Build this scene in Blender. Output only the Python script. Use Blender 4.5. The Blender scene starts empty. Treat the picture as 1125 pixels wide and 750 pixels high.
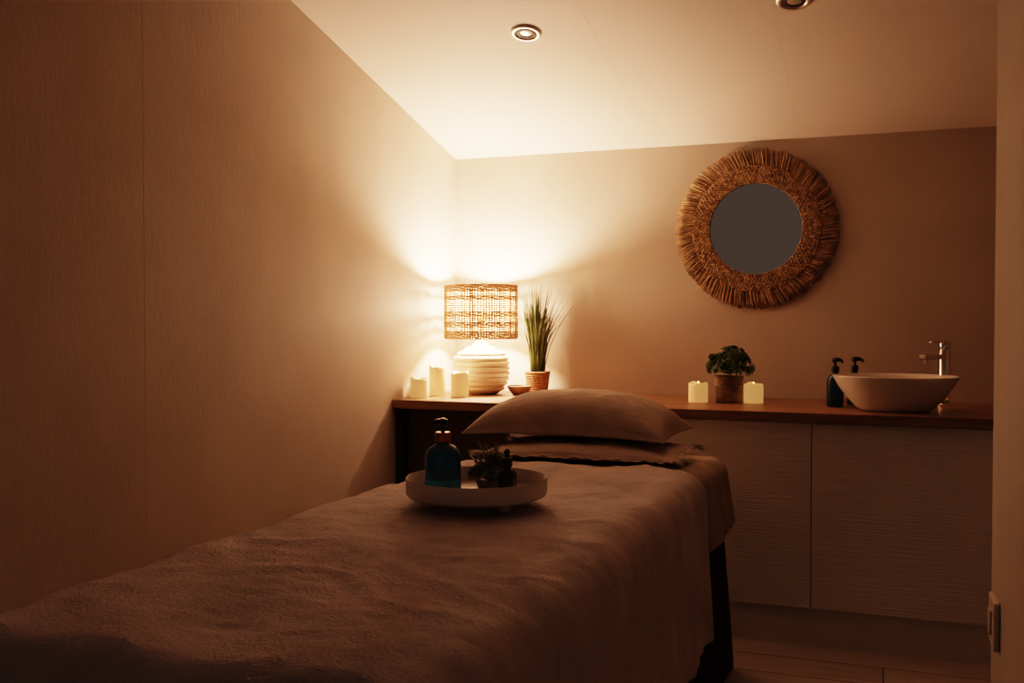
import bpy, math, random
from mathutils import Vector, Matrix, noise
random.seed(7)
pi=math.pi
C=bpy.context.scene.collection
vs=bpy.context.scene.view_settings
try:
    vs.view_transform='Filmic'; vs.look='High Contrast'
except Exception as ex: print(ex)

# ------------------------------------------------------------ helpers
def obj(name, V, F, mat=None, parent=None, loc=(0,0,0), smooth=True, rot=(0,0,0), mats=None, mi=None):
    me=bpy.data.meshes.new(name)
    me.from_pydata([tuple(v) for v in V],[],F)
    if mat: me.materials.append(mat)
    if mats:
        for m in mats: me.materials.append(m)
    if mi: me.polygons.foreach_set('material_index',mi)
    me.polygons.foreach_set('use_smooth',[smooth]*len(me.polygons))
    me.update()
    o=bpy.data.objects.new(name,me); C.objects.link(o)
    o.location=loc; o.rotation_euler=rot
    if parent: o.parent=parent
    return o
def empty(name, loc=(0,0,0), rot=(0,0,0)):
    o=bpy.data.objects.new(name,None); C.objects.link(o)
    o.location=loc; o.rotation_euler=rot; o.empty_display_size=.05
    return o
def box_vf(a,b):
    x0,y0,z0=a;x1,y1,z1=b
    V=[(x0,y0,z0),(x1,y0,z0),(x1,y1,z0),(x0,y1,z0),(x0,y0,z1),(x1,y0,z1),(x1,y1,z1),(x0,y1,z1)]
    F=[(0,3,2,1),(4,5,6,7),(0,1,5,4),(1,2,6,5),(2,3,7,6),(3,0,4,7)]
    return V,F
def box(name,a,b,mat,parent=None,bevel=0,loc=(0,0,0)):
    V,F=box_vf(a,b)
    o=obj(name,V,F,mat,parent,loc,smooth=False)
    if bevel:
        m=o.modifiers.new('bev','BEVEL'); m.width=bevel; m.segments=3; m.limit_method='ANGLE'
    return o
def lathe_vf(prof,seg=48,sx=1,sy=1,cap=True,wob=None):
    V=[];F=[];n=len(prof)
    for i,(r,z) in enumerate(prof):
        for j in range(seg):
            a=2*pi*j/seg
            rr=r*(1+(wob(a,z) if wob else 0))
            V.append((rr*math.cos(a)*sx,rr*math.sin(a)*sy,z))
    for i in range(n-1):
        for j in range(seg):
            k=(j+1)%seg
            F.append((i*seg+j,i*seg+k,(i+1)*seg+k,(i+1)*seg+j))
    if cap:
        if prof[0][0]>1e-5: F.append(tuple(reversed(range(seg))))
        if prof[-1][0]>1e-5: F.append(tuple((n-1)*seg+j for j in range(seg)))
    return V,F
def lathe(name,prof,mat,parent=None,loc=(0,0,0),seg=48,sx=1,sy=1,smooth=True,wob=None,rot=(0,0,0),cap=True):
    V,F=lathe_vf(prof,seg,sx,sy,cap,wob)
    o=obj(name,V,F,mat,parent,loc,smooth,rot)
    if smooth:
        m=o.modifiers.new('es','EDGE_SPLIT'); m.split_angle=math.radians(42)
    return o
class Acc:
    def __init__(s): s.V=[];s.F=[];s.M=[]
    def add(s,V,F,mi=0):
        n=len(s.V); s.V+= [tuple(v) for v in V]; s.F+=[tuple(i+n for i in f) for f in F]; s.M+=[mi]*len(F)
    def tube(s,pts,rad,sides=6,closed=False,mi=0,cap=True):
        pts=[Vector(p) for p in pts]; n=len(pts); V=[];F=[]
        if not isinstance(rad,(list,tuple)): rad=[rad]*n
        prev=None
        for i,p in enumerate(pts):
            if closed: t=(pts[(i+1)%n]-pts[i-1])
            else: t=pts[min(i+1,n-1)]-pts[max(i-1,0)]
            if t.length<1e-9: t=Vector((0,0,1))
            t.normalize()
            if prev is None:
                u=t.orthogonal().normalized() if not closed else (Vector((0,0,1))-t*t.z).normalized()
            else:
                u=prev-t*prev.dot(t)
                u=u.normalized() if u.length>1e-6 else t.orthogonal().normalized()
            if closed and abs(t.z)<.9: u=(Vector((0,0,1))-t*t.z).normalized()
            prev=u; w=t.cross(u)
            for k in range(sides):
                a=2*pi*k/sides
                V.append(p+(u*math.cos(a)+w*math.sin(a))*rad[i])
        m=n if closed else n-1
        for i in range(m):
            for k in range(sides):
                a=i*sides+k;b=i*sides+(k+1)%sides
                c=((i+1)%n)*sides+(k+1)%sides;d=((i+1)%n)*sides+k
                F.append((a,b,c,d))
        if not closed and cap:
            F.append(tuple(reversed(range(sides)))); F.append(tuple((n-1)*sides+k for k in range(sides)))
        s.add(V,F,mi)
    def obj(s,name,mat=None,parent=None,loc=(0,0,0),smooth=True,rot=(0,0,0),mats=None):
        return obj(name,s.V,s.F,mat,parent,loc,smooth,rot,mats,s.M if mats else None)

# ------------------------------------------------------------ materials
def mat(name,col,rough=.6,metal=0,col2=None,vscale=5,vstretch=(1,1,1),bump=None,sheen=0,trans=0,emit=None,estr=0,sss=0,spec=.5,alpha=1,lo=.35,hi=.65):
    m=bpy.data.materials.new(name); m.use_nodes=True
    nt=m.node_tree; N=nt.nodes; L=nt.links; b=N['Principled BSDF']
    b.inputs['Base Color'].default_value=(*col,1); b.inputs['Roughness'].default_value=rough
    b.inputs['Metallic'].default_value=metal; b.inputs['Specular IOR Level'].default_value=spec
    if sheen: b.inputs['Sheen Weight'].default_value=sheen; b.inputs['Sheen Roughness'].default_value=.6; b.inputs['Sheen Tint'].default_value=(*col,1)
    if trans: b.inputs['Transmission Weight'].default_value=trans
    if emit: b.inputs['Emission Color'].default_value=(*emit,1); b.inputs['Emission Strength'].default_value=estr
    if sss:
        b.inputs['Subsurface Weight'].default_value=sss; b.inputs['Subsurface Scale'].default_value=.03
    tc=N.new('ShaderNodeTexCoord')
    if col2 is not None:
        mp=N.new('ShaderNodeMapping'); mp.inputs['Scale'].default_value=vstretch
        nz=N.new('ShaderNodeTexNoise'); nz.inputs['Scale'].default_value=vscale; nz.inputs['Detail'].default_value=5
        cr=N.new('ShaderNodeValToRGB'); cr.color_ramp.elements[0].color=(*col,1); cr.color_ramp.elements[1].color=(*col2,1)
        cr.color_ramp.elements[0].position=lo; cr.color_ramp.elements[1].position=hi
        L.new(tc.outputs['Object'],mp.inputs[0]); L.new(mp.outputs[0],nz.inputs['Vector']); L.new(nz.outputs['Fac'],cr.inputs[0]); L.new(cr.outputs[0],b.inputs['Base Color'])
    last=None
    for bp in (bump or []):
        sc,st,dist,stre=bp
        mp=N.new('ShaderNodeMapping'); mp.inputs['Scale'].default_value=stre
        nz=N.new('ShaderNodeTexNoise'); nz.inputs['Scale'].default_value=sc; nz.inputs['Detail'].default_value=4
        bn=N.new('ShaderNodeBump'); bn.inputs['Strength'].default_value=st; bn.inputs['Distance'].default_value=dist
        L.new(tc.outputs['Object'],mp.inputs[0]); L.new(mp.outputs[0],nz.inputs['Vector']); L.new(nz.outputs['Fac'],bn.inputs['Height'])
        if last: L.new(last.outputs[0],bn.inputs['Normal'])
        last=bn
    if last: L.new(last.outputs[0],b.inputs['Normal'])
    return m
I3=(1,1,1)
M_wall=mat('wall_textured_paper',(.51,.445,.385),.75,col2=(.565,.495,.43),vscale=3,bump=[(90,.40,.0018,(1,1,.35)),(5,.15,.01,I3)])
M_ceil=mat('ceiling_paint',(.72,.655,.60),.7,col2=(.75,.685,.63),vscale=1.5,bump=[(6,.15,.01,I3)])
M_groove=mat('panel_joint',(.495,.43,.37),.8,col2=(.54,.475,.41))
M_groove2=mat('ceiling_joint',(.68,.615,.56),.8,col2=(.72,.655,.60))
M_counter=mat('oak_worktop',(.20,.105,.06),.38,col2=(.34,.19,.115),vscale=3,vstretch=(1.2,14,14),bump=[(6,.2,.001,(1,20,20))])
M_door=mat('embossed_white_front',(.80,.75,.71),.5,col2=(.85,.80,.75),vscale=3,bump=[(2.2,.65,.005,(1.6,1.6,62)),(3.5,.4,.003,(2,2,90))])
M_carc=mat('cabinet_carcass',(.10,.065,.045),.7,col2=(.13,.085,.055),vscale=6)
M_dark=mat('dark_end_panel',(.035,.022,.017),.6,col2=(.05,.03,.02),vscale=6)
M_plinth=mat('plinth',(.70,.64,.60),.6,col2=(.74,.68,.63),vscale=3)
M_duvet=mat('plush_fleece',(.47,.42,.42),.95,col2=(.57,.51,.505),vscale=7,bump=[(14,.35,.012,(1,1.6,1)),(140,.8,.004,I3),(45,.5,.005,I3)],sheen=.35,spec=.1)
M_pillow=mat('pillow_velour',(.37,.31,.265),.95,col2=(.46,.385,.33),vscale=8,bump=[(120,.6,.002,I3),(12,.4,.01,(1,3,1))],sheen=.3,spec=.1)
M_cush=mat('cushion_velour',(.48,.405,.35),.95,col2=(.56,.47,.41),vscale=8,bump=[(120,.6,.002,I3),(12,.3,.01,(1,3,1))],sheen=.3,spec=.1)
M_skirt=mat('table_skirt_dark',(.018,.015,.015),.9,col2=(.03,.024,.023),vscale=5,bump=[(60,.3,.002,I3)],spec=.15)
M_cer=mat('ceramic_matt_white',(.80,.72,.62),.55,col2=(.86,.78,.68),vscale=10,bump=[(60,.25,.002,I3)])
M_basin=mat('basin_glazed',(.74,.67,.61),.18,col2=(.77,.70,.64),vscale=2)
M_chrome=mat('chrome',(.72,.68,.63),.12,1,col2=(.76,.72,.66),vscale=2)
M_rim=mat('downlight_trim',(.75,.68,.6),.35,.6,col2=(.8,.72,.63),vscale=3)
M_blk=mat('black_plastic',(.012,.011,.011),.35,col2=(.018,.016,.015),vscale=4)
M_copper=mat('copper_collar',(.42,.22,.13),.35,1,col2=(.48,.26,.15),vscale=6)
M_teal=mat('teal_glass',(.014,.15,.31),.06,col2=(.018,.18,.35),vscale=2,trans=.3)
M_teal2=mat('dark_teal_glass',(.008,.055,.12),.08,col2=(.01,.07,.15),vscale=2,trans=.3)
M_amber=mat('dark_glass',(.02,.012,.01),.1,col2=(.03,.02,.012),vscale=2)
M_label=mat('bottle_label',(.05,.34,.58),.6,col2=(.07,.38,.62),vscale=30)
M_tray=mat('tray_enamel',(.64,.58,.54),.4,col2=(.68,.62,.58),vscale=3)
M_grass=mat('grass_leaf',(.045,.075,.02),.55,col2=(.12,.16,.045),vscale=12)
M_succ=mat('succulent_leaf',(.09,.18,.07),.5,col2=(.28,.39,.19),vscale=25)
M_dkleaf=mat('dried_leaf',(.24,.24,.18),.6,col2=(.42,.38,.30),vscale=25)
M_pot=mat('wicker_pot',(.24,.12,.06),.8,col2=(.42,.24,.12),vscale=60,bump=[(120,.5,.003,I3)])
M_pot2=mat('mottled_pot',(.18,.12,.075),.75,col2=(.33,.23,.15),vscale=30,bump=[(90,.6,.003,I3)])
M_soil=mat('soil',(.03,.02,.012),.95,col2=(.05,.03,.02),vscale=40)
M_bowl=mat('wood_bowl',(.16,.09,.05),.6,col2=(.24,.14,.08),vscale=12)
M_wax=mat('candle_wax',(.78,.58,.38),.6,col2=(.82,.62,.42),vscale=8,emit=(1,.48,.17),estr=.42)
M_flame=mat('led_flame',(1,.7,.3),.5,emit=(1,.55,.15),estr=6)
M_straw=mat('seagrass',(.28,.185,.11),.8,col2=(.54,.37,.225),vscale=25,bump=[(150,.4,.001,I3)])
M_straw2=mat('raffia_braid',(.22,.14,.08),.8,col2=(.58,.41,.25),vscale=70,bump=[(200,.4,.001,I3)])
M_mirror=mat('mirror_silver',(.66,.62,.585),.02,1)
M_sock=mat('socket_plastic',(.7,.62,.53),.4,col2=(.72,.64,.55),vscale=3)
M_frame=mat('dark_frame',(.05,.05,.055),.5,col2=(.06,.06,.065),vscale=3)  # frame of the added rear opening, also the table legs

M_shade=bpy.data.materials.new('woven_shade_fibre'); M_shade.use_nodes=True
nt=M_shade.node_tree; N=nt.nodes; L=nt.links; b=N['Principled BSDF']
tc=N.new('ShaderNodeTexCoord'); nz=N.new('ShaderNodeTexNoise'); nz.inputs['Scale'].default_value=60
cr=N.new('ShaderNodeValToRGB'); cr.color_ramp.elements[0].color=(.34,.20,.11,1); cr.color_ramp.elements[1].color=(.62,.42,.26,1)
L.new(tc.outputs['Object'],nz.inputs['Vector']); L.new(nz.outputs['Fac'],cr.inputs[0]); L.new(cr.outputs[0],b.inputs['Base Color']); b.inputs['Roughness'].default_value=.8
tr=N.new('ShaderNodeBsdfTranslucent'); L.new(cr.outputs[0],tr.inputs['Color'])
mx=N.new('ShaderNodeMixShader'); mx.inputs[0].default_value=.18
L.new(b.outputs[0],mx.inputs[1]); L.new(tr.outputs[0],mx.inputs[2]); L.new(mx.outputs[0],N['Material Output'].inputs['Surface'])

M_throw=mat('knitted_throw',(.30,.24,.19),.95,col2=(.38,.31,.25),vscale=9,sheen=.3,spec=.1,bump=[(150,.5,.002,I3)])

M_floor=mat('grey_oak_planks',(.2,.16,.13),.45)
nt=M_floor.node_tree; N=nt.nodes; L=nt.links; b=N['Principled BSDF']; tc=N.new('ShaderNodeTexCoord')
br=N.new('ShaderNodeTexBrick'); br.inputs['Scale'].default_value=1; br.inputs['Brick Width'].default_value=1.2; br.inputs['Row Height'].default_value=.19
br.inputs['Mortar Size'].default_value=.003; br.inputs['Color1'].default_value=(.74,.66,.60,1); br.inputs['Color2'].default_value=(.60,.53,.48,1); br.inputs['Mortar'].default_value=(.12,.10,.09,1)
mp=N.new('ShaderNodeMapping'); mp.inputs['Scale'].default_value=(1,14,1); nz=N.new('ShaderNodeTexNoise'); nz.inputs['Scale'].default_value=3; nz.inputs['Detail'].default_value=8
mr=N.new('ShaderNodeMixRGB'); mr.blend_type='MULTIPLY'; mr.inputs[0].default_value=.6
L.new(tc.outputs['Object'],br.inputs['Vector']); L.new(tc.outputs['Object'],mp.inputs[0]); L.new(mp.outputs[0],nz.inputs['Vector'])
L.new(br.outputs['Color'],mr.inputs[1]); L.new(nz.outputs['Fac'],mr.inputs[2]); L.new(mr.outputs[0],b.inputs['Base Color'])

# ------------------------------------------------------------ room
XL,XR,YB,YR=-2.04,1.5,4.62,-1.6
SL=.24
def cz(y): return 2.06+SL*(YB-y)
T=.1
def prism_x(name,poly,x0,x1,m):   # poly in (y,z)
    n=len(poly); V=[(x0,y,z) for y,z in poly]+[(x1,y,z) for y,z in poly]
    F=[tuple(range(n)),tuple(reversed(range(n,2*n)))]+[(i,(i+1)%n+0,(i+1)%n+n,i+n) for i in range(n)]
    o=obj(name,V,F,m,smooth=False)
    import bmesh
    bm=bmesh.new(); bm.from_mesh(o.data); bmesh.ops.recalc_face_normals(bm,faces=bm.faces); bm.to_mesh(o.data); bm.free()
    return o
box('floor',(XL-T,YR-T,-.1),(XR+T,YB+T,0),M_floor)
prism_x('wall_left',[(YR,0),(YB,0),(YB,cz(YB)),(YR,cz(YR))],XL-T,XL,M_wall)
prism_x('wall_right',[(YR,0),(YB,0),(YB,cz(YB)),(YR,cz(YR))],XR,XR+T,M_wall)
box('wall_back',(XL-T,YB,0),(XR+T,YB+T,cz(YB)),M_wall)
prism_x('ceiling',[(YR-T,cz(YR-T)),(YB+T,cz(YB+T)),(YB+T,cz(YB+T)+.1),(YR-T,cz(YR-T)+.1)],XL-T,XR+T,M_ceil)
prism_x('wall_partition',[(1.0,0),(1.935,0),(1.935,cz(1.935)),(1.0,cz(1.0))],.178,.29,M_wall)
# rear wall: unseen framed opening, added to let dim fill light in
WX0,WX1,WT=-1.95,1.35,2.85
rz=cz(YR)
rw=Acc()
rw.add(*box_vf((XL-T,YR-T,0),(WX0,YR,rz))); rw.add(*box_vf((WX1,YR-T,0),(XR+T,YR,rz))); rw.add(*box_vf((WX0,YR-T,WT),(WX1,YR,rz)))
rw.obj('wall_rear',M_wall,smooth=False)
wf=Acc()
for a,b_ in [((WX0,YR-.09,0),(WX0+.06,YR-.02,WT)),((WX1-.06,YR-.09,0),(WX1,YR-.02,WT)),((WX0,YR-.09,WT-.06),(WX1,YR-.02,WT)),((WX0,YR-.09,0),(WX1,YR-.02,.08)),((-.48,YR-.09,0),(-.42,YR-.02,WT)),((.44,YR-.09,0),(.50,YR-.02,WT))]:
    wf.add(*box_vf(a,b_))
wf.obj('fill_opening_1',M_frame,smooth=False)  # frame around the added fill opening
for i,x in enumerate((-.37,-1.02,.83)):
    w_=.002
    V=[(x-w_,YR,cz(YR)-.0004),(x+w_,YR,cz(YR)-.0004),(x+w_,YB,cz(YB)-.0004),(x-w_,YB,cz(YB)-.0004)]
    V+=[(a,b2,c+.0003) for a,b2,c in V]
    obj('trim_%d'%(i+1),V,[(3,2,1,0),(4,5,6,7),(0,1,5,4),(1,2,6,5),(2,3,7,6),(3,0,4,7)],M_groove2,smooth=False)
for i,y in enumerate((1.16,2.36)):
    box('trim_%d'%(i+4),(XL,y-.0018,0),(XL+.0003,y+.0018,cz(y+.01)),M_groove)
box('baseboard_left',(XL,YR,0),(XL+.015,3.90,.09),M_plinth)

so=empty('light_switch',(.178,1.83,.752))
box('plate',(-.010,-.042,-.040),(0,.042,.040),M_sock,so,.003)
box('rocker',(-.014,-.014,-.02),(-.010,.014,.02),M_sock,so,.001)

# ------------------------------------------------------------ downlights
ang=-math.atan(SL)
for i,(x,y) in enumerate([(-1.267,3.52),(-.30,3.50)]):
    e=empty('ceiling_downlight' if i==0 else 'ceiling_downlight.001',(x,y,cz(y)-.001),(ang,0,0))
    lathe('trim_ring',[(.058,0),(.058,-.003),(.054,-.007),(.046,-.008),(.040,-.005),(.038,-.001)],M_rim,e)
    lathe('baffle',[(.039,-.002),(.030,-.0055),(.026,-.0055),(.024,-.002)],M_dark,e)
    lathe('lens',[(.025,-.0015),(.018,-.004),(.008,-.005),(.0,-.0052)],M_rim,e)

# ------------------------------------------------------------ vanity counter
YF=3.92; 
v=empty('vanity_counter',(0,0,0))
box('worktop',(XL+.002,YF,.862),(1.30,YB-.002,.90),M_counter,v,.002)
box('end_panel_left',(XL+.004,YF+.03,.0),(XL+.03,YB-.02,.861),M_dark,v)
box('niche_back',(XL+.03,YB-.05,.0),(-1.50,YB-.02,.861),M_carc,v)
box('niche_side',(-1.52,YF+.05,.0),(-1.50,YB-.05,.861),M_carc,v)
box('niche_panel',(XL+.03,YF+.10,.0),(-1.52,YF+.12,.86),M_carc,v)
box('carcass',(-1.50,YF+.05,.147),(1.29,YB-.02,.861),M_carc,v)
box('plinth',(-1.50,YF+.045,0),(1.29,YF+.065,.146),M_plinth,v)
xs=[(-1.495,-1.068),(-1.065,-.2645),(-.2615,.54),(.543,1.285)]
for i,(a,b_) in enumerate(xs):
    box('door_front_%d'%(i+1),(a,YF+.028,.148),(b_,YF+.048,.858),M_door,v,.0015)

# ------------------------------------------------------------ draped bed linens
def drape(name,m,xc,half,y0,y1,z,R,drop_side,drop_foot,drop_head,res,flare=0,fold=.0,fscale=5,top=None,hem=.03,parent=None,thick=0,clampcorner=True):
    hx=half-R
    def ov(D): return (D-R+R*pi/2) if D>0 else 0
    c0=y0+(R if drop_foot>0 else 0); c1=y1-(R if drop_head>0 else 0)
    S=hx+ov(drop_side); T0=c0-ov(drop_foot); T1=c1+ov(drop_head)
    ns=int(2*S/res); ntt=int((T1-T0)/res)
    V=[];F=[]
    for j in range(ntt+1):
        t=T0+(T1-T0)*j/ntt
        for i in range(ns+1):
            s=-S+2*S*i/ns
            cx=max(-hx,min(hx,s)); cy=max(c0,min(c1,t))
            os_,ot=s-cx,t-cy; d=math.hypot(os_,ot)
            if d>1e-6: dx,dy=os_/d,ot/d
            else: dx=dy=0
            if clampcorner and os_ and ot:
                dm=max(abs(os_),abs(ot)); d=dm+(d-dm)*.35
            if d<R*pi/2:
                a=d/R; h=R*math.sin(a); dr=R*(1-math.cos(a)); nrm=Vector((dx*math.sin(a),dy*math.sin(a),math.cos(a)))
            else:
                h=R; dr=R+d-R*pi/2; nrm=Vector((dx,dy,0))
            h+=flare*max(0,dr-R)/.6
            px,py,pz=cx+dx*h,cy+dy*h,-dr
            off=0
            if fold:
                wgt=min(1,max(0,dr-R*.6)/.25)
                n1=noise.noise(Vector(((cx+dx*.2)*fscale,(cy+dy*.2)*fscale,name.__len__()+dr*.8)))
                off+=fold*wgt*n1*1.6
            if top: off+=top(xc+cx+dx*h,cy+dy*h,dr,s,t)
            e=min(S-abs(s) , T1-t, t-T0)
            if e<hem:
                q=1-e/hem; off-=hem*(1-math.sqrt(max(0,1-q*q)))
            p=Vector((xc+px,py,z+pz))+nrm*off
            V.append(p)
    W=ns+1
    for j in range(ntt):
        for i in range(ns):
            a=j*W+i; F.append((a,a+1,a+W+1,a+W))
    o=obj(name,V,F,m,parent)
    if thick:
        md=o.modifiers.new('sol','SOLIDIFY'); md.thickness=thick; md.offset=-1
    return o
XC=-.955; ZT=.78
def duv(x,y,dr,s,t):
    flat=min(1,max(0,(math.hypot(x+.97,y-2.32)-.15)/.15)) if dr<.02 else 1   # tray rests on a flattened patch
    n=.016*noise.noise(Vector((x*2.2,y*1.6,3.1)))+.013*noise.noise(Vector((x*6+y*2.5,y*3.2-x,7.7)))
    r=1-abs(noise.noise(Vector((x*4.5+y*1.5,y*5.5,1.2))))*2
    n+=.010*max(0,r-.45)
    r2=1-abs(noise.noise(Vector((x*9-y*4,y*6+x*3,9.2))))*2
    n+=.005*max(0,r2-.5)
    n+=.003*noise.noise(Vector((x*22,y*22,0)))
    return n*(.25+.75*flat)
def rib(x,y,dr,s,t):
    w=.004*noise.noise(Vector((s*8,t*8,2)))
    return .0065*abs(math.sin((t*.75+abs(s)*1.0+w)*pi/.027))+.004*noise.noise(Vector((s*7,t*7,5)))
tb=empty('massage_table',(0,0,0))
drape('skirt',M_skirt,XC,.392,1.20,3.60,.735,.04,.72,.72,.72,.03,flare=.05,fold=.012,fscale=7,hem=.002,parent=tb)
box('couch_top',(XC-.36,1.25,.58),(XC+.36,3.56,.72),M_skirt,tb,.03)
lg=Acc()
for lx in (-.28,.28):
    for ly in (1.45,3.35):
        lg.tube([(XC+lx,ly,.0),(XC+lx,ly,.6)],.025,10)
lg.obj('legs',M_frame,tb)
drape('knitted_throw',M_throw,XC,.424,3.10,3.64,.757,.06,.23,0,.20,.0050,flare=.10,fold=.014,fscale=9,hem=.006,thick=.006,top=rib)
drape('duvet',M_duvet,XC,.437,1.08,3.10,ZT,.085,.53,.50,0,.0115,flare=.03,fold=.026,fscale=4.5,top=duv,hem=.028)

# ------------------------------------------------------------ pillows
def pillow(name,m,w,d,h,loc,rot,frill=0,seed=0,flat=.35,sag=0,tassel=True,eu=2.6,ev=2.4,pw=.48):
    V=[];F=[];nu,nv=80,56
    def prof(u,v):
        a=max(0,1-abs(u)**eu); b_=max(0,1-abs(v)**ev)
        return (a*b_)**pw
    for side in (1,-1):
        for j in range(nv+1):
            for i in range(nu+1):
                # cosine spacing: dense rows near the seam
                u=-math.cos(pi*i/nu)*.5+(-1+2*i/nu)*.5; vv=-math.cos(pi*j/nv)*.5+(-1+2*j/nv)*.5
                x=u*w/2*(1-.05*(1-vv*vv)*(abs(u)**4)); y=vv*d/2*(1-.08*(1-u*u)*(abs(vv)**4))
                p=prof(u,vv)
                z=side*h/2*p*(1 if side>0 else flat)
                z+= (.010*noise.noise(Vector((x*6+seed,y*5,side)))+.004*noise.noise(Vector((x*17+seed,y*14,side))))*p*(1 if side>0 else .4)
                z-=sag*(abs(u)**2.5)
                V.append((x,y,z))
    W=nu+1;K=(nu+1)*(nv+1)
    for j in range(nv):
        for i in range(nu):
            a=j*W+i
            F.append((a,a+1,a+W+1,a+W)); F.append((K+a,K+a+W,K+a+W+1,K+a+1))
    rim=[i for i in range(W)]+[j*W+nu for j in range(1,nv+1)]+[nv*W+i for i in range(nu-1,-1,-1)]+[j*W for j in range(nv-1,0,-1)]
    n=len(rim)
    for k in range(n):
        a,b2=rim[k],rim[(k+1)%n]; F.append((b2,a,a+K,b2+K))
    acc=Acc(); acc.add(V,F)
    pts=[V[k] for k in rim]
    acc.tube(pts,.004,6,closed=True)
    if frill:
        FV=[];FF=[]
        for k in range(n):
            p=Vector(V[rim[k]]); o_=Vector((p.x/(w/2),p.y/(d/2),0)); o_.x=o_.x**5; o_.y=o_.y**5
            if o_.length>0:o_.normalize()
            wv=.003*math.sin(k*1.3)+.003*math.sin(k*.53+seed)
            FV+= [p,p+o_*frill*.5+Vector((0,0,wv*.6)),p+o_*frill+Vector((0,0,wv-.003))]
        for k in range(n):
            q=(k+1)%n
            for l in range(2): FF.append((3*k+l,3*q+l,3*q+l+1,3*k+l+1))
        acc.add(FV,FF)
    for cx,cy in (((1,1),(1,-1),(-1,1),(-1,-1)) if tassel else ()):
        bx,by=cx*w/2*.97,cy*d/2*.97
        for k in range(14):
            a=random.uniform(-.8,.8); ll=random.uniform(.035,.055)
            dr=Vector((cx*math.cos(a)*.9,cy*(.4+math.sin(a)*.4),random.uniform(-.15,.1))).normalized()
            p0=Vector((bx,by,-sag))
            acc.tube([p0,p0+dr*ll*.5+Vector((0,0,.003)),p0+dr*ll-Vector((0,0,.003))],[.005,.004,.003],5)
    return acc.obj(name,m,loc=loc,rot=rot)
pillow('cushion',M_cush,.66,.36,.066,(-.960,3.300,.806),(math.radians(1),0,math.radians(1)),frill=.012,seed=5,flat=.7,sag=.0)
pillow('pillow',M_pillow,.72,.42,.272,(-1.025,3.40,.871),(math.radians(1),0,math.radians(-2)),seed=2,flat=.13,sag=.012,tassel=False,eu=2.5,ev=2.6,pw=.5)

# ------------------------------------------------------------ tray with items
TZ=.792
TX,TY=-.970,2.325
ty=empty('serving_tray',(TX,TY,TZ))
lathe('tray_body',[(0,.018),(.170,.018),(.176,.021),(.179,.028),(.180,.062),(.178,.065),(.175,.062),(.173,.032),(.168,.027),(0,.027)],M_tray,ty,seg=72)
for k in range(4):
    a=k*pi/2+.9
    lathe('foot_%d'%(k+1),[(.012,0),(.015,.004),(.016,.018)],M_tray,ty,(math.cos(a)*.14,math.sin(a)*.14,0),seg=20)
def pump_bottle(name,loc,s=1,r=.045,hb=.125,collar=M_copper,rot=0,label=True,glass=M_teal):
    e=empty(name,loc,(0,0,rot)); e.scale=(s,s,s)
    lathe('body',[(0,0),(r*.9,0),(r,.006),(r,hb*.72),(r*.93,hb*.83),(r*.72,hb*.93),(r*.42,hb*.99),(r*.36,hb*1.02),(r*.36,hb*1.1)],glass,e,seg=40)
    if label: lathe('label',[(r+.0006,hb*.12),(r+.0008,hb*.13),(r+.0008,hb*.30),(r+.0006,hb*.31)],M_label,e,seg=40,cap=False)
    z=hb*1.04
    lathe('collar',[(r*.44,z),(r*.46,z+.003),(r*.46,z+.02),(r*.40,z+.024),(0,z+.024)],collar,e,seg=30)
    lathe('stem',[(.0055,z+.022),(.0055,z+.045)],M_blk,e,seg=14)
    a=Acc()
    a.tube([(.012,0,z+.047),(0,0,z+.049),(-.02,0,z+.049),(-.030,0,z+.045),(-.034,0,z+.037)],[.008,.0105,.0075,.0055,.004],10)
    a.add(*[x for x in lathe_vf([(.012,z+.042),(.0135,z+.046),(.0125,z+.055),(0,z+.057)],20)])
    a.obj('pump_head',M_blk,e)
    return e
pump_bottle('pump_bottle',(TX-.066,TY-.060,TZ+.028),1.0,rot=.9)
e=empty('essential_oil_bottle',(TX+.098,TY-.040,TZ+.028))
lathe('body',[(0,0),(.022,0),(.024,.003),(.024,.055),(.020,.063),(.010,.068),(.010,.076)],M_amber,e,seg=28)
lathe('cap',[(.0125,.073),(.013,.076),(.0125,.094),(.006,.098),(.0075,.112),(0,.118)],M_blk,e,seg=24)

def leaf(acc,base,dirv,L_,W_,curl=.2,mi=0,seg=5,thick=0):
    d=Vector(dirv).normalized(); up=Vector((0,0,1))
    s=d.cross(up); s=s.normalized() if s.length>1e-3 else Vector((1,0,0))
    n=s.cross(d).normalized()
    V=[];F=[]
    for i in range(seg+1):
        t=i/seg; w=W_*math.sin(pi*min(1,(t*.9+.08)))**.8*(1 if t<.98 else .1)
        c=Vector(base)+d*L_*t+n*(curl*L_*(t-t*t*1.6))
        V+=[c-s*w+n*w*.35,c-n*thick,c+s*w+n*w*.35]
    for i in range(seg):
        a=3*i; F+=[(a,a+1,a+4,a+3),(a+1,a+2,a+5,a+4)]
    acc.add(V,F,mi)
def rosette(acc,c,r,n=16,tilt=None):
    rx=Matrix.Rotation(random.uniform(-.5,.5),3,'X')@Matrix.Rotation(random.uniform(-.5,.5),3,'Y')
    if tilt is not None: rx=Vector((0,0,1)).rotation_difference(tilt).to_matrix()
    for k in range(n):
        a=k*2.4; el=.15+1.15*k/n
        d=rx@Vector((math.cos(a)*math.cos(el),math.sin(a)*math.cos(el),math.sin(el)))
        leaf(acc,c,d,r*(1-.45*k/n),r*.23,.25,seg=4,thick=r*.08)
e=empty('succulent_arrangement',(TX+.022,TY+.040,TZ+.028))
lathe('dish',[(0,0),(.03,0),(.036,.015),(.037,.026),(.034,.026),(0,.022)],M_pot2,e,seg=30)
a=Acc()
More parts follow.
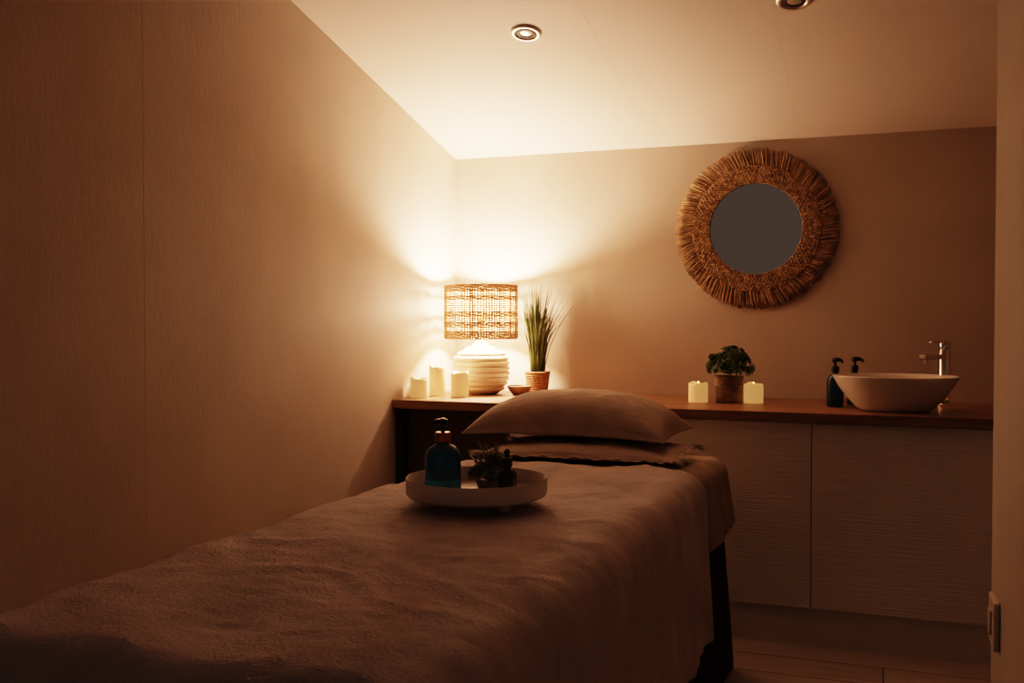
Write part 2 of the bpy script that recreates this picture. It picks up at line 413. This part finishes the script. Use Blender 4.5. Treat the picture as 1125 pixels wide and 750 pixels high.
for k in range(34):
    th=random.uniform(0,2*pi); ph=random.uniform(.0,1.5)
    d=Vector((math.cos(th)*math.sin(ph),math.sin(th)*math.sin(ph),math.cos(ph)*.9))
    p=Vector((0,0,.032))+d*random.uniform(.030,.052)
    a.tube([(0,0,.022),p],.0015,4)
    rosette(a,p,random.uniform(.018,.026),12,tilt=d)
for k in range(18):   # thin dried sprigs poking out of the cluster
    th=random.uniform(0,2*pi); ph=random.uniform(.1,.9)
    d=Vector((math.cos(th)*math.sin(ph),math.sin(th)*math.sin(ph),math.cos(ph)))
    b0=Vector((0,0,.03)); L_=random.uniform(.065,.09)
    a.tube([b0,b0+d*L_],.0010,4)
    for q in range(6):
        pp=b0+d*L_*(.5+.5*q/5); az=random.uniform(0,2*pi)
        leaf(a,pp,d*.6+Vector((math.cos(az),math.sin(az),.2))*.7,.014,.0035,.1,seg=3)
a.obj('foliage',M_dkleaf,e)

# ------------------------------------------------------------ table lamp
LX,LY=-1.806,4.385
lp=empty('table_lamp',(LX,LY,.90))
prof=[(0,0),(.070,0),(.078,.003)]
nr=9; H0=.012; H1=.232
for k in range(nr):
    for q in range(8):
        t=(k+q/8)/nr
        rr=.082+.052*math.sin(pi*min(1,(t*.92+.06)))**.75
        if t>.75: rr-=.055*((t-.75)/.25)**1.6
        rr+=.0085*abs(math.sin(pi*q/8))*1.3-.004
        prof.append((rr,H0+(H1-H0)*t))
prof+=[(.040,.236),(.030,.242),(.028,.252),(0,.253)]
lathe('ribbed_base',prof,M_cer,lp,seg=96,wob=lambda a,z:.012*math.sin(3*a+z*30)+.008*math.sin(7*a+z*70))
a=Acc()
a.tube([(0,0,.25),(0,0,.34)],.008,12); a.tube([(0,0,.335),(0,0,.375)],.017,16)
a.obj('lamp_holder',M_copper,lp)
SZ0,SZ1,SR=.262,.517,.172
a=Acc()
for k in range(3):
    th=k*2*pi/3+.3; a.tube([(0,0,.35),(SR*.97*math.cos(th),SR*.97*math.sin(th),.30)],.002,6)
a.tube([(SR*math.cos(2*pi*k/96),SR*math.sin(2*pi*k/96),SZ0+.002) for k in range(96)],.003,6,closed=True)
a.tube([(SR*math.cos(2*pi*k/96),SR*math.sin(2*pi*k/96),SZ1-.002) for k in range(96)],.003,6,closed=True)
a.obj('shade_frame',M_copper,lp)
a=Acc()
NS=84
for k in range(NS):
    th=2*pi*k/NS; j=random.uniform(-.008,.008)
    for off in (0,.018,.034)[:random.choice((2,2,3))]:
        p=[]
        for q in range(9):
            z=SZ0+(SZ1-SZ0)*q/8; t2=th+off+j*math.sin(q*1.2)
            p.append((SR*math.cos(t2),SR*math.sin(t2),z))
        a.tube(p,random.uniform(.0014,.0021),4)
z=SZ0+.003; rows=[]
bands=[(.034,.0039),(.022,.0085),(.020,.0042),(.030,.0085),(.018,.0042),(.056,.0095),(.018,.0045),(.022,.008),(.034,.0039)]
for wd,st in bands:
    zz=z
    while zz<z+wd-1e-4:
        rows.append(zz); zz+=st
    z+=wd
NW=NS*2
for ri,zz in enumerate(rows):
    if zz>SZ1-.002: break
    p=[];ph=(ri%2)*pi
    for k in range(NW*2):
        th=2*pi*k/(NW*2); r=SR+.0022*math.sin(NS*th+ph)
        p.append((r*math.cos(th),r*math.sin(th),zz+.0008*math.sin(th*13+ri*2.1)+.0006*math.sin(th*37+ri)))
    a.tube(p,random.uniform(.0019,.0027),4,closed=True)
a.obj('woven_shade',M_shade,lp)
ld=bpy.data.lights.new('bulb','POINT'); ld.energy=102; ld.color=(1,.62,.40); ld.shadow_soft_size=.045
lo=bpy.data.objects.new('bulb',ld); C.objects.link(lo); lo.parent=lp; lo.location=(0,0,.425)

# ------------------------------------------------------------ candles
def candle(i,x,y,r,h):
    e=empty('led_candle' if i==0 else 'led_candle.%03d'%i,(x,y,.901))
    V,F=lathe_vf([(r*.97,0),(r,.003),(r,h*.9),(r*.97,h),(r*.86,h*.995),(r*.78,h*.93),(r*.4,h*.87),(0,h*.86)],40)
    V=[(vx,vy,vz+(.004*math.sin(2*math.atan2(vy,vx)+i)+.002*math.sin(5*math.atan2(vy,vx)+i) if vz>h*.92 else 0)) for vx,vy,vz in V]
    obj('wax',V,F,M_wax,e)
    lathe('flame',[(.0035,h*.86),(.006,h*.86+.006),(.005,h*.86+.012),(.0015,h*.86+.018),(0,h*.86+.020)],M_flame,e,seg=12)
for i,c in enumerate([(-1.975,4.06,.040,.088),(-1.945,4.19,.038,.138),(-1.822,4.17,.041,.112),(-.75,4.26,.041,.082),(-.523,4.29,.041,.082)]):
    candle(i,*c)

# ------------------------------------------------------------ potted grass
e=empty('potted_grass',(-1.563,4.505,.901))
prof=[(0,0),(.045,0)]
for k in range(10):
    z0=.10*k/10; r=.048+.012*k/10
    prof+=[(r,z0+.001),(r+.0035,z0+.005),(r,z0+.009)]
prof+=[(.064,.101),(.060,.104),(.055,.100),(.053,.085),(0,.085)]
lathe('pot',prof,M_pot,e,seg=40,wob=lambda a,z:.01*math.sin(20*a+z*600))
lathe('soil',[(0,.09),(.05,.088)],M_soil,e,seg=24,cap=False)
a=Acc()
for k in range(210):
    th=random.uniform(0,2*pi); b0=Vector((math.cos(th),math.sin(th),0))*random.uniform(0,.035)+Vector((0,0,.085))
    lean=random.uniform(.03,.22); H=random.uniform(.24,.45); th2=th+random.uniform(-.6,.6)
    if math.sin(th2)>0: lean*=.35
    if math.cos(th2)<0: lean*=.35
    p=[];W=random.uniform(.0022,.0040)
    curl=random.uniform(0,.06)
    s=Vector((-math.sin(th2),math.cos(th2),0)); tw=random.uniform(-1,1); s=(s*math.cos(tw)+Vector((math.cos(th2),math.sin(th2),0))*math.sin(tw))
    V=[];F=[]
    for q in range(9):
        t=q/8
        c=b0+Vector((math.cos(th2),math.sin(th2),0))*(lean*t**1.7)+Vector((0,0,H*t-curl*t**4))
        w=W*(1-t**3)+.0004
        V+=[c-s*w,c+s*w]
    for q in range(8): F.append((2*q,2*q+1,2*q+3,2*q+2))
    a.add(V,F)
for v_i,(x,y,z) in enumerate(a.V):
    a.V[v_i]=(max(x,-.062),min(y,.1),z)
a.obj('blades',M_grass,e)
e=empty('small_bowl',(-1.600,4.355,.901))
lathe('bowl',[(0,0),(.028,0),(.034,.006),(.050,.025),(.058,.042),(.055,.044),(.046,.028),(.03,.012),(0,.01)],M_bowl,e,seg=40)
lathe('salts',[(0,.032),(.03,.030),(.047,.028)],M_cer,e,seg=24,cap=False)

# ------------------------------------------------------------ potted succulent
e=empty('potted_succulent',(-.629,4.31,.901))
prof=[(0,0),(.050,0)]
for k in range(11):
    z0=.108*k/11; r=.052+.009*k/11
    prof+=[(r,z0+.001),(r+.003,z0+.005),(r,z0+.009)]
prof+=[(.064,.110),(.058,.112),(.055,.095),(0,.095)]
lathe('pot',prof,M_pot2,e,seg=40,wob=lambda a,z:.012*math.sin(18*a+z*500))
a=Acc()
for k in range(85):
    th=random.uniform(0,2*pi); ph=math.acos(random.uniform(-.1,1))
    d=Vector((math.cos(th)*math.sin(ph),math.sin(th)*math.sin(ph),math.cos(ph)))
    rr=random.uniform(.050,.098)
    p=Vector((0,0,.142))+Vector((d.x*rr,d.y*rr,d.z*rr*1.0))
    a.tube([(0,0,.095),Vector((0,0,.12)),p],.0014,4)
    rosette(a,p,random.uniform(.020,.030),11,tilt=d)
a.obj('foliage',M_succ,e)

# ------------------------------------------------------------ mirror
mr_=empty('woven_wall_mirror',(-.556,YB-.003,1.663),(math.radians(90),0,0))  # local z -> -Y
lathe('glass',[(0,.012),(.205,.012),(.207,.010),(.207,.001),(0,.001)],M_mirror,mr_,seg=96)
lathe('backing',[(0,.0),(.29,.0),(.30,.004),(.29,.010),(.212,.010)],M_straw,mr_,seg=72)
a=Acc()
for ri,(R0,rr) in enumerate([(.210,.0055),(.222,.007),(.236,.0075),(.250,.0075),(.264,.0075),(.277,.006)]):
    n=int(2*pi*R0/.006)
    for strand in range(3):
        p=[]
        for k in range(n):
            th=2*pi*k/n; f=round(2*pi*R0/.05)
            ph=f*th+strand*2*pi/3
            r=R0+rr*.75*math.sin(ph); zz=.016+rr*.6*math.sin(2*ph)+.001
            p.append((r*math.cos(th),r*math.sin(th),zz))
        a.tube(p,rr*.5,5,closed=True)
a.obj('braided_ring',M_straw2,mr_)
a=Acc()
n=560
for k in range(n):
    th=2*pi*k/n+random.uniform(-.008,.008)
    L1=.362+random.uniform(-.005,.003)+.0025*math.sin(th*23)
    sk=.10+random.uniform(-.025,.025)+.03*math.sin(th*30+1)   # bundles lean the same way
    z0=.006+random.uniform(0,.010)
    p=[]
    for q in range(4):
        t=q/3; r=.268+(L1-.268)*t; t2=th+sk*t*.6
        p.append((r*math.cos(t2),r*math.sin(t2),z0+.004*math.sin(t*pi)*random.uniform(.5,1)-.003*t))
    w=random.uniform(.0024,.0036)
    a.tube(p,[w,w*1.1,w*1.05,w*.8],5)
a.obj('straw_fringe',M_straw,mr_)

# ------------------------------------------------------------ basin
e=empty('vessel_basin',(.033,4.13,.901))
prof=[(0,0),(.118,0),(.128,.003),(.150,.02),(.180,.052),(.207,.090),(.223,.118),(.2295,.130),(.230,.134),(.2275,.136),(.222,.133),(.210,.114),(.185,.080),(.14,.042),(.08,.025),(.02,.022),(0,.022)]
lathe('bowl',prof,M_basin,e,seg=80,sy=.77)
lathe('waste',[(.018,.0225),(.020,.025),(.012,.028),(0,.028)],M_chrome,e,seg=24)
dv=Vector((.033-.232,4.13-4.46,0)).normalized(); an=math.atan2(dv.y,dv.x)
e=empty('basin_tap',(.225,4.45,.9005),(0,0,an))
lathe('column',[(.030,0),(.030,.005),(.0225,.008),(.0225,.228),(.021,.231),(0,.231)],M_chrome,e,seg=36)
box('spout',(0,-.015,.192),(.17,.015,.212),M_chrome,e,.005)
lathe('aerator',[(.0,-.012),(.010,-.012),(.011,0)],M_chrome,e,(.155,0,.192),seg=20)
lathe('handle_hub',[(.0215,.233),(.0225,.236),(.0225,.258),(.020,.262),(0,.262)],M_chrome,e,seg=36)
box('lever',(-.005,-.008,.257),(.105,.008,.266),M_chrome,e,.003)

pump_bottle('pump_bottle.001',(-.192,4.235,.901),1,r=.033,hb=.135,collar=M_blk,rot=.6+pi,label=False,glass=M_teal2)
pump_bottle('pump_bottle.002',(-.120,4.345,.901),1,r=.031,hb=.135,collar=M_blk,rot=.3+pi,label=False,glass=M_teal2)

# ------------------------------------------------------------ world + camera
w=bpy.data.worlds.new('dim_fill'); bpy.context.scene.world=w; w.use_nodes=True
bg=w.node_tree.nodes['Background']; bg.inputs[0].default_value=(1,.79,.67,1); bg.inputs[1].default_value=.10  # dim even background, added as fill through the rear opening
cd=bpy.data.cameras.new('cam'); cd.lens=35; cd.sensor_width=36; cd.clip_start=.05
co=bpy.data.objects.new('camera',cd); C.objects.link(co)
co.location=(0,0,1.257); co.rotation_euler=(math.radians(90-1.31),0,math.radians(20.6))
bpy.context.scene.camera=co
